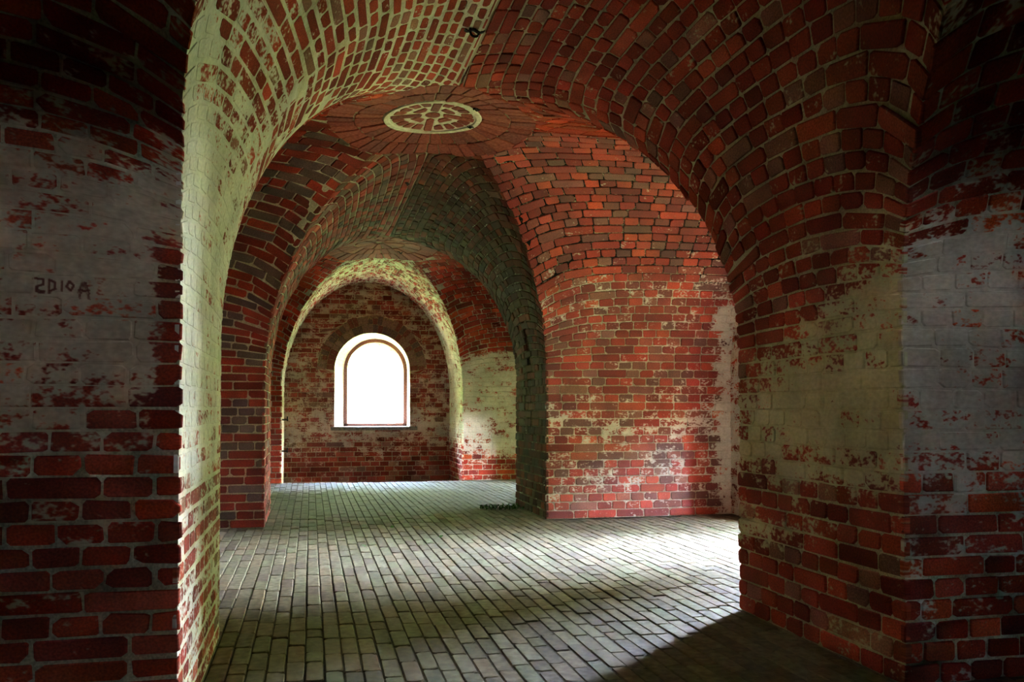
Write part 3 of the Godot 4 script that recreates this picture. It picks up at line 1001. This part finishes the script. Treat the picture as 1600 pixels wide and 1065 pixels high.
func build_bosses() -> void:
	rng.seed = 55
	var brick_mats := []
	for k in 4:
		var c: Color = [Color(0.52, 0.195, 0.125), Color(0.47, 0.165, 0.11), Color(0.55, 0.23, 0.15), Color(0.43, 0.175, 0.13)][k]
		brick_mats.append(triplanar(c.darkened(0.25), c.lightened(0.12), 0.03, 50 + k, 2.2, 0.88, 0.3))
	for which in 2:
		var bay: Dictionary = [BAY1, BAY2][which]
		var c := Vector2(BOSS_X, bay.dc)
		var o := root("ceiling_crown", ["round of radial bricks about the white ringed boss at the near crown", "round of radial bricks at the far crown"][which], "vault", "structure")
		var bed := Geo.new()
		var lime := Geo.new()
		for k in 48:
			var a0 := TAU * k / 48.0
			var a1 := TAU * (k + 1) / 48.0
			for j in 9:
				var pts := []
				for e in [[j, a0], [j, a1], [j + 1, a1], [j + 1, a0]]:
					var r: float = DISC * 1.02 * e[0] / 9.0
					var x := c.x + r * cos(e[1])
					var d := c.y + r * sin(e[1])
					pts.append(Vector3(x, bay_height(x, d, bay.dc, bay.b) + (-0.003 if j < 4 and which == 0 else 0.006), -d))
				(lime if DISC * 1.02 * (j + 1) / 9.0 < 0.33 and which == 0 else bed).quad(pts[0], pts[1], pts[2], pts[3], Vector3.DOWN)
		put("mortar_bed", bed, mats.joint, o)
		var n := 0
		var rows := [[0.335, 0.53, 34], [0.53, 0.72, 46]]
		if which == 1:
			rows = [[0.06, 0.3, 14], [0.3, 0.5, 26], [0.5, 0.72, 40]]
		for row in rows:
			for k in row[2]:
				var g := Geo.new()
				sector(g, c, bay, row[0], row[1] + rng.randf_range(-0.008, 0.008), TAU * k / row[2], TAU * (k + 1) / row[2], 0.0035, rng.randf_range(0.0, 0.008))
				put("brick" if n == 0 else "brick_%03d" % n, g, brick_mats[rng.randi() % 4], o)
				n += 1
		if which == 1:
			continue
		put("white_mortar", lime, mats.lime, o).set_meta("label", "thick white mortar of the ringed boss")
		# the ring itself, a raised band of white mortar
		var ring := Geo.new()
		for k in 64:
			var a0 := TAU * k / 64.0
			var a1 := TAU * (k + 1) / 64.0
			var prev := []
			for e in [[0.292, 0.0], [0.299, 0.012], [0.328, 0.012], [0.335, 0.0]]:
				var pair := []
				for a in [a0, a1]:
					var x: float = c.x + e[0] * cos(a)
					var d: float = c.y + e[0] * sin(a)
					pair.append(Vector3(x, bay_height(x, d, bay.dc, bay.b) - e[1], -d))
				if prev:
					ring.quad(prev[0], prev[1], pair[1], pair[0], Vector3.DOWN)
				prev = pair
		put("mortar_ring", ring, mats.lime, o).set_meta("label", "raised white mortar ring")
		var parts := []
		for k in 4:
			var mid := TAU * k / 4.0
			parts.append([0.072, 0.288, mid - 0.105, mid + 0.105, 0.004, true])
			for j in 4:
				var w := (TAU / 4.0 - 0.30) / 4.0
				parts.append([0.19, 0.286, mid + 0.15 + w * j, mid + 0.15 + w * (j + 1), 0.007, false])
			parts.append([0.10, 0.168, mid + 0.40, mid + TAU / 4.0 - 0.40, 0.002, false])
		for e in parts:
			var g := Geo.new()
			if e[5]:   # a straight bar of the cross, out of two bricks
				var dir := Vector2(cos((e[2] + e[3]) / 2), sin((e[2] + e[3]) / 2))
				var side := Vector2(-dir.y, dir.x) * 0.030
				var pts := []
				for v in [c + dir * e[0] - side, c + dir * e[0] + side, c + dir * e[1] + side, c + dir * e[1] - side]:
					pts.append(Vector3(v.x, bay_height(v.x, v.y, bay.dc, bay.b), -v.y))
				brick(g, pts, Vector3.DOWN, [Vector2.ZERO, Vector2.RIGHT, Vector2.ONE, Vector2.DOWN], 0.002, 0.002, 0.002, 0.009, true)
			else:
				sector(g, c, bay, e[0], e[1], e[2], e[3], e[4], 0.008)
			put("brick_%03d" % n, g, brick_mats[rng.randi() % 4], o)
			n += 1
		var hub := Geo.new()
		var y := bay_height(c.x, c.y, bay.dc, bay.b)
		for k in 16:
			var a := Vector3(c.x + 0.052 * cos(TAU * k / 16), y, -c.y - 0.052 * sin(TAU * k / 16))
			var b := Vector3(c.x + 0.052 * cos(TAU * (k + 1) / 16), y, -c.y - 0.052 * sin(TAU * (k + 1) / 16))
			var dn := Vector3(0, -0.009, 0)
			hub.quad(a, b, b + dn, a + dn, a - Vector3(c.x, y, -c.y))
			hub.tri(a + dn, b + dn, Vector3(c.x, y - 0.012, -c.y), Vector3.DOWN)
		put("round_brick", hub, brick_mats[1], o)

# ------------------------------------------------------------------ window and its wall
const WX0 := 0.357
const WX1 := 1.488
const WY0 := 0.745
const WD := 13.5

func contour(x0: float, x1: float, y0: float, d: float, top: float) -> Array:
	var pts := [Vector3(x0, y0, -d)]
	var r := (x1 - x0) / 2
	for k in 25:
		var a := PI - PI * k / 24.0
		pts.append(Vector3((x0 + x1) / 2 + r * cos(a), top - r + r * sin(a), -d))
	pts.append(Vector3(x1, y0, -d))
	return pts

func loft(g: Geo, a: Array, b: Array, toward: Vector3) -> void:
	for k in a.size() - 1:
		var mid: Vector3 = (a[k] + a[k + 1]) * 0.5
		g.quad(a[k], a[k + 1], b[k + 1], b[k], toward - mid)

func build_window() -> void:
	var wx := (WX0 + WX1) / 2
	var rr := (WX1 - WX0) / 2
	var spring := 2.17 - rr
	var ring := rr + 0.26
	var in_hole := func(p: Vector3) -> bool:
		if p.y < WY0 - 0.05: return false
		if p.y < spring: return p.x > WX0 - 0.01 and p.x < WX1 + 0.01
		return Vector2(p.x - wx, p.y - spring).length() < ring
	var low_edge := func(p: Array) -> Array:
		# courses stop at the jambs, under the sill and at the voussoirs
		var m: Vector3 = (p[0] + p[1] + p[2] + p[3]) * 0.25
		var all_in := true
		for k in 4:
			all_in = all_in and in_hole.call(p[k])
		if all_in: return []
		for k in 4:
			var v: Vector3 = p[k]
			if v.y < WY0 - 0.05: continue
			if v.y < spring:
				if v.x > WX0 and v.x < WX1:
					if m.y < WY0: v.y = WY0 - 0.05
					else: v.x = WX0 if m.x < wx else WX1
			else:
				var e := Vector2(v.x - wx, v.y - spring)
				if e.length() < ring:
					e = e.normalized() * ring
					v = Vector3(wx + e.x, spring + e.y, v.z)
			p[k] = v
		return p
	var w := root("wall_far", "far wall of the recess with an arched window, red bricks under blotchy whitewash", "wall", "structure")
	var tones := [Color(0.54, 0.24, 0.18), Color(0.50, 0.20, 0.15), Color(0.57, 0.29, 0.22), Color(0.47, 0.21, 0.16), Color(0.54, 0.38, 0.31)]
	panel({"wall": w, "vault": null, "seed": 114, "res": 140.0, "q0": -0.23, "q1": 3.0, "tones": tones, "inside": Vector3(CX, 1.2, -12.0), "fine": false, "stretchers": 0.1, "wash": Color(0.78, 0.68, 0.59),
		"at": func(s, q): return Vector3(lerpf(CX - HALF - 0.02, CX + HALF + 0.02, s), q, -WD), "length": func(q): return 2.0 * HALF + 0.04,
		"alter": low_edge,
		"white": func(x, q): return 0.46 + 0.08 * exp(-pow((q - 0.7) / 0.3, 2.0)) - 0.16 * (1.0 - ss(0.2, 0.6, q))})
	var vm := []
	for k in 3:
		var c: Color = [Color(0.40, 0.30, 0.27), Color(0.48, 0.25, 0.20), Color(0.54, 0.40, 0.34)][k]
		vm.append(triplanar(c.darkened(0.2), c.lightened(0.1), 0.03, 60 + k, 2.0))
	rng.seed = 61
	for row in 2:
		var n := 26 + row * 6
		var r0: float = rr + 0.002 + row * 0.13
		for k in n:
			var r1: float = r0 + 0.128 + (rng.randf_range(-0.05, 0.03) if row == 1 else 0.0)
			var a0 := PI * k / n
			var a1 := PI * (k + 1) / n
			var p := []
			for e in [[r0, a0], [r0, a1], [r1, a1], [r1, a0]]:
				p.append(Vector3(wx + e[0] * cos(e[1]), spring + e[0] * sin(e[1]), -WD))
			var g := Geo.new()
			brick(g, p, Vector3(0, 0, 1), [Vector2.ZERO, Vector2.RIGHT, Vector2.ONE, Vector2.DOWN], 0.004, 0.004, 0.004, 0.006, false)
			put("voussoir", g, vm[rng.randi() % 3], w)
	# bed behind the voussoirs
	var vb := Geo.new()
	for k in 40:
		var a0 := PI * k / 40
		var a1 := PI * (k + 1) / 40
		var p := []
		for e in [[rr, a0], [rr, a1], [ring + 0.04, a1], [ring + 0.04, a0]]:
			p.append(Vector3(wx + e[0] * cos(e[1]), spring + e[0] * sin(e[1]), -WD - 0.002))
		vb.quad(p[0], p[1], p[2], p[3], Vector3(0, 0, 1))
	for x0 in [WX0 - 0.30, WX1]:
		vb.quad(Vector3(x0, spring - 0.09, -WD - 0.002), Vector3(x0 + 0.30, spring - 0.09, -WD - 0.002), Vector3(x0 + 0.30, spring + 0.002, -WD - 0.002), Vector3(x0, spring + 0.002, -WD - 0.002), Vector3(0, 0, 1))
	put("arch_mortar", vb, mats.joint, w)
	# the window: splayed reveal, brick rebate, sill, bars
	var win := root("window_1", "bright arched window with a pale splayed reveal and stone sill", "window", "structure")
	var toward := Vector3(0.95, 1.3, -13.7)
	var c0 := contour(WX0, WX1, WY0 - 0.03, WD - 0.001, 2.17)
	var c1 := contour(0.505, 1.491, WY0 - 0.03, 13.9, 2.115)
	var c2 := contour(0.564, 1.432, WY0 - 0.03, 13.9, 2.06)
	var c3 := contour(0.564, 1.432, WY0 - 0.03, 14.42, 2.06)
	var g := Geo.new()
	loft(g, c0, c1, toward)
	put("reveal", g, mats.lime, win).set_meta("label", "cream plastered reveal of the window")
	g = Geo.new()
	for k in c1.size() - 1:
		g.quad(c1[k], c1[k + 1], c2[k + 1], c2[k], Vector3(0, 0, 1))
	loft(g, c2, c3, toward)
	put("rebate", g, triplanar(Color(0.36, 0.22, 0.18), Color(0.52, 0.36, 0.29), 0.04, 71, 2.0), win)
	g = Geo.new()
	dbox(g, 0.505, 1.491, WY0 - 0.05, 0.79, 13.9, 14.40)
	put("rebate_sill", g, triplanar(Color(0.40, 0.24, 0.19), Color(0.56, 0.38, 0.31), 0.04, 72, 2.0), win)
	g = Geo.new()
	dbox(g, 0.30, 1.60, WY0 - 0.055, WY0, WD - 0.07, WD + 0.02)
	dbox(g, 0.30, 1.52, WY0 - 0.055, WY0 - 0.004, WD + 0.02, 14.4)
	put("sill", g, mats.stone, win).set_meta("label", "worn stone sill with a bright edge")
	g = Geo.new()
	dbox(g, 0.78, 0.96, WY0 - 0.10, WY0 - 0.056, WD - 0.05, WD - 0.006)
	put("mortar_lump", g, mats.lime, win)
	for k in 4:
		g = Geo.new()
		var x := 0.72 + 0.18 * k
		tube(g, [Vector3(x, WY0 - 0.01, -14.2), Vector3(x, 2.06, -14.2)], 0.007, 8)
		put("bar", g, mats.iron, win)

# ------------------------------------------------------------------ small things

# where the ray through a pixel of the photograph meets the vaults
func on_vault(px: float, py: float) -> Vector3:
	var dir := cam.transform.basis * Vector3((px - 800.0) / FOCAL, (532.5 - py + shift_px) / FOCAL, -1.0)
	var p := cam.position
	for i in 4000:
		p += dir * 0.004
		var d := -p.z
		var top := ell(minf(absf(p.x - CX) / HALF, 1.0))
		if d > 4.05 and d < 7.76: top = bay_height(p.x, d, BAY1.dc, BAY1.b)
		elif d > 8.95 and d < 12.3: top = bay_height(p.x, d, BAY2.dc, BAY2.b)
		if p.y > top - 0.004:
			break
	return p

func hook(at: Vector3, label: String, turn: float, strap: float) -> void:
	var o := root("iron_hook", label, "hook", "thing", "iron hooks and stubs in the vaults")
	o.position = at
	var r := Basis(Vector3.UP, turn)
	var g := Geo.new()
	var pts := [Vector3(0, 0.02, 0), Vector3(0, -0.2 * strap, 0)]
	for k in 9:
		var an := PI * k / 8.0
		pts.append(Vector3(0.3 - 0.3 * cos(an), -0.2 - 0.3 * sin(an), 0) * strap)
	var turned := []
	for p in pts: turned.append(r * p)
	tube(g, turned, 0.0065, 8)
	put("hook", g, mats.iron, o)
	g = Geo.new()
	for k in 8:
		var x0 := lerpf(-strap * 0.4, strap, k / 8.0)
		var x1 := lerpf(-strap * 0.4, strap, (k + 1) / 8.0)
		var y0 := -0.012 - 0.006 * sin(k * 1.3)
		var y1 := -0.012 - 0.006 * sin((k + 1) * 1.3)
		var a := r * Vector3(x0, y0, -0.012)
		var b := r * Vector3(x1, y1, -0.012)
		var c := r * Vector3(x1, y1, 0.012)
		var d := r * Vector3(x0, y0, 0.012)
		var up := Vector3(0, 0.006, 0)
		g.quad(a, b, c, d, Vector3.DOWN)
		g.quad(a + up, b + up, c + up, d + up, Vector3.UP)
		g.quad(a, b, b + up, a + up, r * Vector3(0, 0, -1))
		g.quad(d, c, c + up, d + up, r * Vector3(0, 0, 1))
		if k == 0: g.quad(a, d, d + up, a + up, r * Vector3.LEFT)
		if k == 7: g.quad(b, c, c + up, b + up, r * Vector3.RIGHT)
	put("strap", g, mats.iron, o)

func blade(g: Geo, foot: Vector3, tip: Vector3, width: float) -> void:
	var side := (tip - foot).cross(Vector3.UP).normalized() * width
	var mid := foot.lerp(tip, 0.55) + Vector3(0, 0.012, 0)
	var thick := Vector3(0, 0.0015, 0)
	g.quad(foot - side, foot + side, mid + side * 0.8, mid - side * 0.8, Vector3.UP)
	g.tri(mid - side * 0.8, mid + side * 0.8, tip, Vector3.UP)
	g.quad(foot - side - thick, foot + side - thick, mid + side * 0.8 - thick, mid - side * 0.8 - thick, Vector3.DOWN)
	g.tri(mid - side * 0.8 - thick, mid + side * 0.8 - thick, tip, Vector3.DOWN)

func build_small_things() -> void:
	rng.seed = 909
	hook(on_vault(735, 45), "rusty iron hook with a flat strap high on the near vault's ridge", 0.1, 0.075)
	hook(on_vault(743, 168), "dark iron stub on the far rim of the white ringed boss", 0.6, 0.035)
	hook(on_vault(737, 196), "small black iron stub on the right rim of the white ringed boss", 2.4, 0.03)
	hook(on_vault(636, 284), "dark iron hook at the crest of the second arch", 1.2, 0.05)
	hook(on_vault(624, 392), "small iron hook in the far bay's crown above the window", 0.3, 0.06)
	# iron pins that once carried a shutter, in the left jamb of the recess
	for k in 2:
		var y: float = [0.865, 0.435][k]
		var o := root("iron_pin", ["upper iron hinge pin in the bright left jamb of the window recess", "lower iron hinge pin in the bright left jamb of the window recess"][k], "hinge pin", "thing")
		o.position = Vector3(CX - HALF, y, -12.42)
		var g := Geo.new()
		tube(g, [Vector3(-0.03, 0, 0), Vector3(0.05, 0, 0), Vector3(0.09, 0, 0)], 0.011, 8)
		put("pin", g, mats.iron, o)
		g = Geo.new()
		tube(g, [Vector3(0.08, -0.02, 0), Vector3(0.08, 0.045, 0)], 0.009, 8)
		put("knuckle", g, mats.iron, o)
	# weeds at the foot of the second arch's right pier
	var weed := root("weed_tuft", "low dark green weeds at the foot of the second arch's right pier", "weeds", "stuff")
	weed.position = Vector3(2.0, 0.0, -8.74)
	var g2 := Geo.new()
	for k in 160:
		var a := rng.randf() * TAU
		var r := sqrt(rng.randf())
		var foot := Vector3(cos(a) * r * 0.34, 0.0, sin(a) * r * 0.16)
		if foot.x > 0.17: continue
		blade(g2, foot, foot + Vector3(rng.randf_range(-0.05, 0.05), rng.randf_range(0.012, 0.045), rng.randf_range(-0.05, 0.05)), 0.006)
	put("leaves", g2, mats.leaf, weed)
	# bits blown in on the paving
	var litter := [[855, 907, 0.075, "pale grass stalk lying across the paving bricks in the near bay"], [566, 853, 0.05, "green scrap of leaf on the paving towards the far bay"], [613, 823, 0.05, "light leaf on the paving near the second arch"], [690, 838, 0.045, "curled dry leaf on the shaded paving"], [1112, 826, 0.05, "dark leaf on the brightest paving beside the right pier"]]
	for l in litter:
		var dir := cam.transform.basis * Vector3((l[0] - 800.0) / FOCAL, (532.5 - l[1] + shift_px) / FOCAL, -1.0)
		var at: Vector3 = cam.position + dir * (-(cam.position.y - 0.006) / dir.y)
		var long: bool = l[2] > 0.06
		var o := root("grass_stalk" if long else "fallen_leaf", l[3], "grass" if long else "leaf", "thing")
		o.position = at
		var g3 := Geo.new()
		var an := rng.randf() * PI if not long else -0.35
		var v: Vector3 = Vector3(cos(an), 0, -sin(an)) * float(l[2])
		if long:
			tube(g3, [-v, -v * 0.3 + Vector3(0, 0.004, 0), v * 0.4 + Vector3(0, 0.008, 0), v + Vector3(0, 0.012, 0.01)], 0.0022, 6)
			put("stalk", g3, mats.straw, o)
		else:
			blade(g3, -v * 0.5, v * 0.5, 0.014)
			put("leaf", g3, mats.leaf, o)
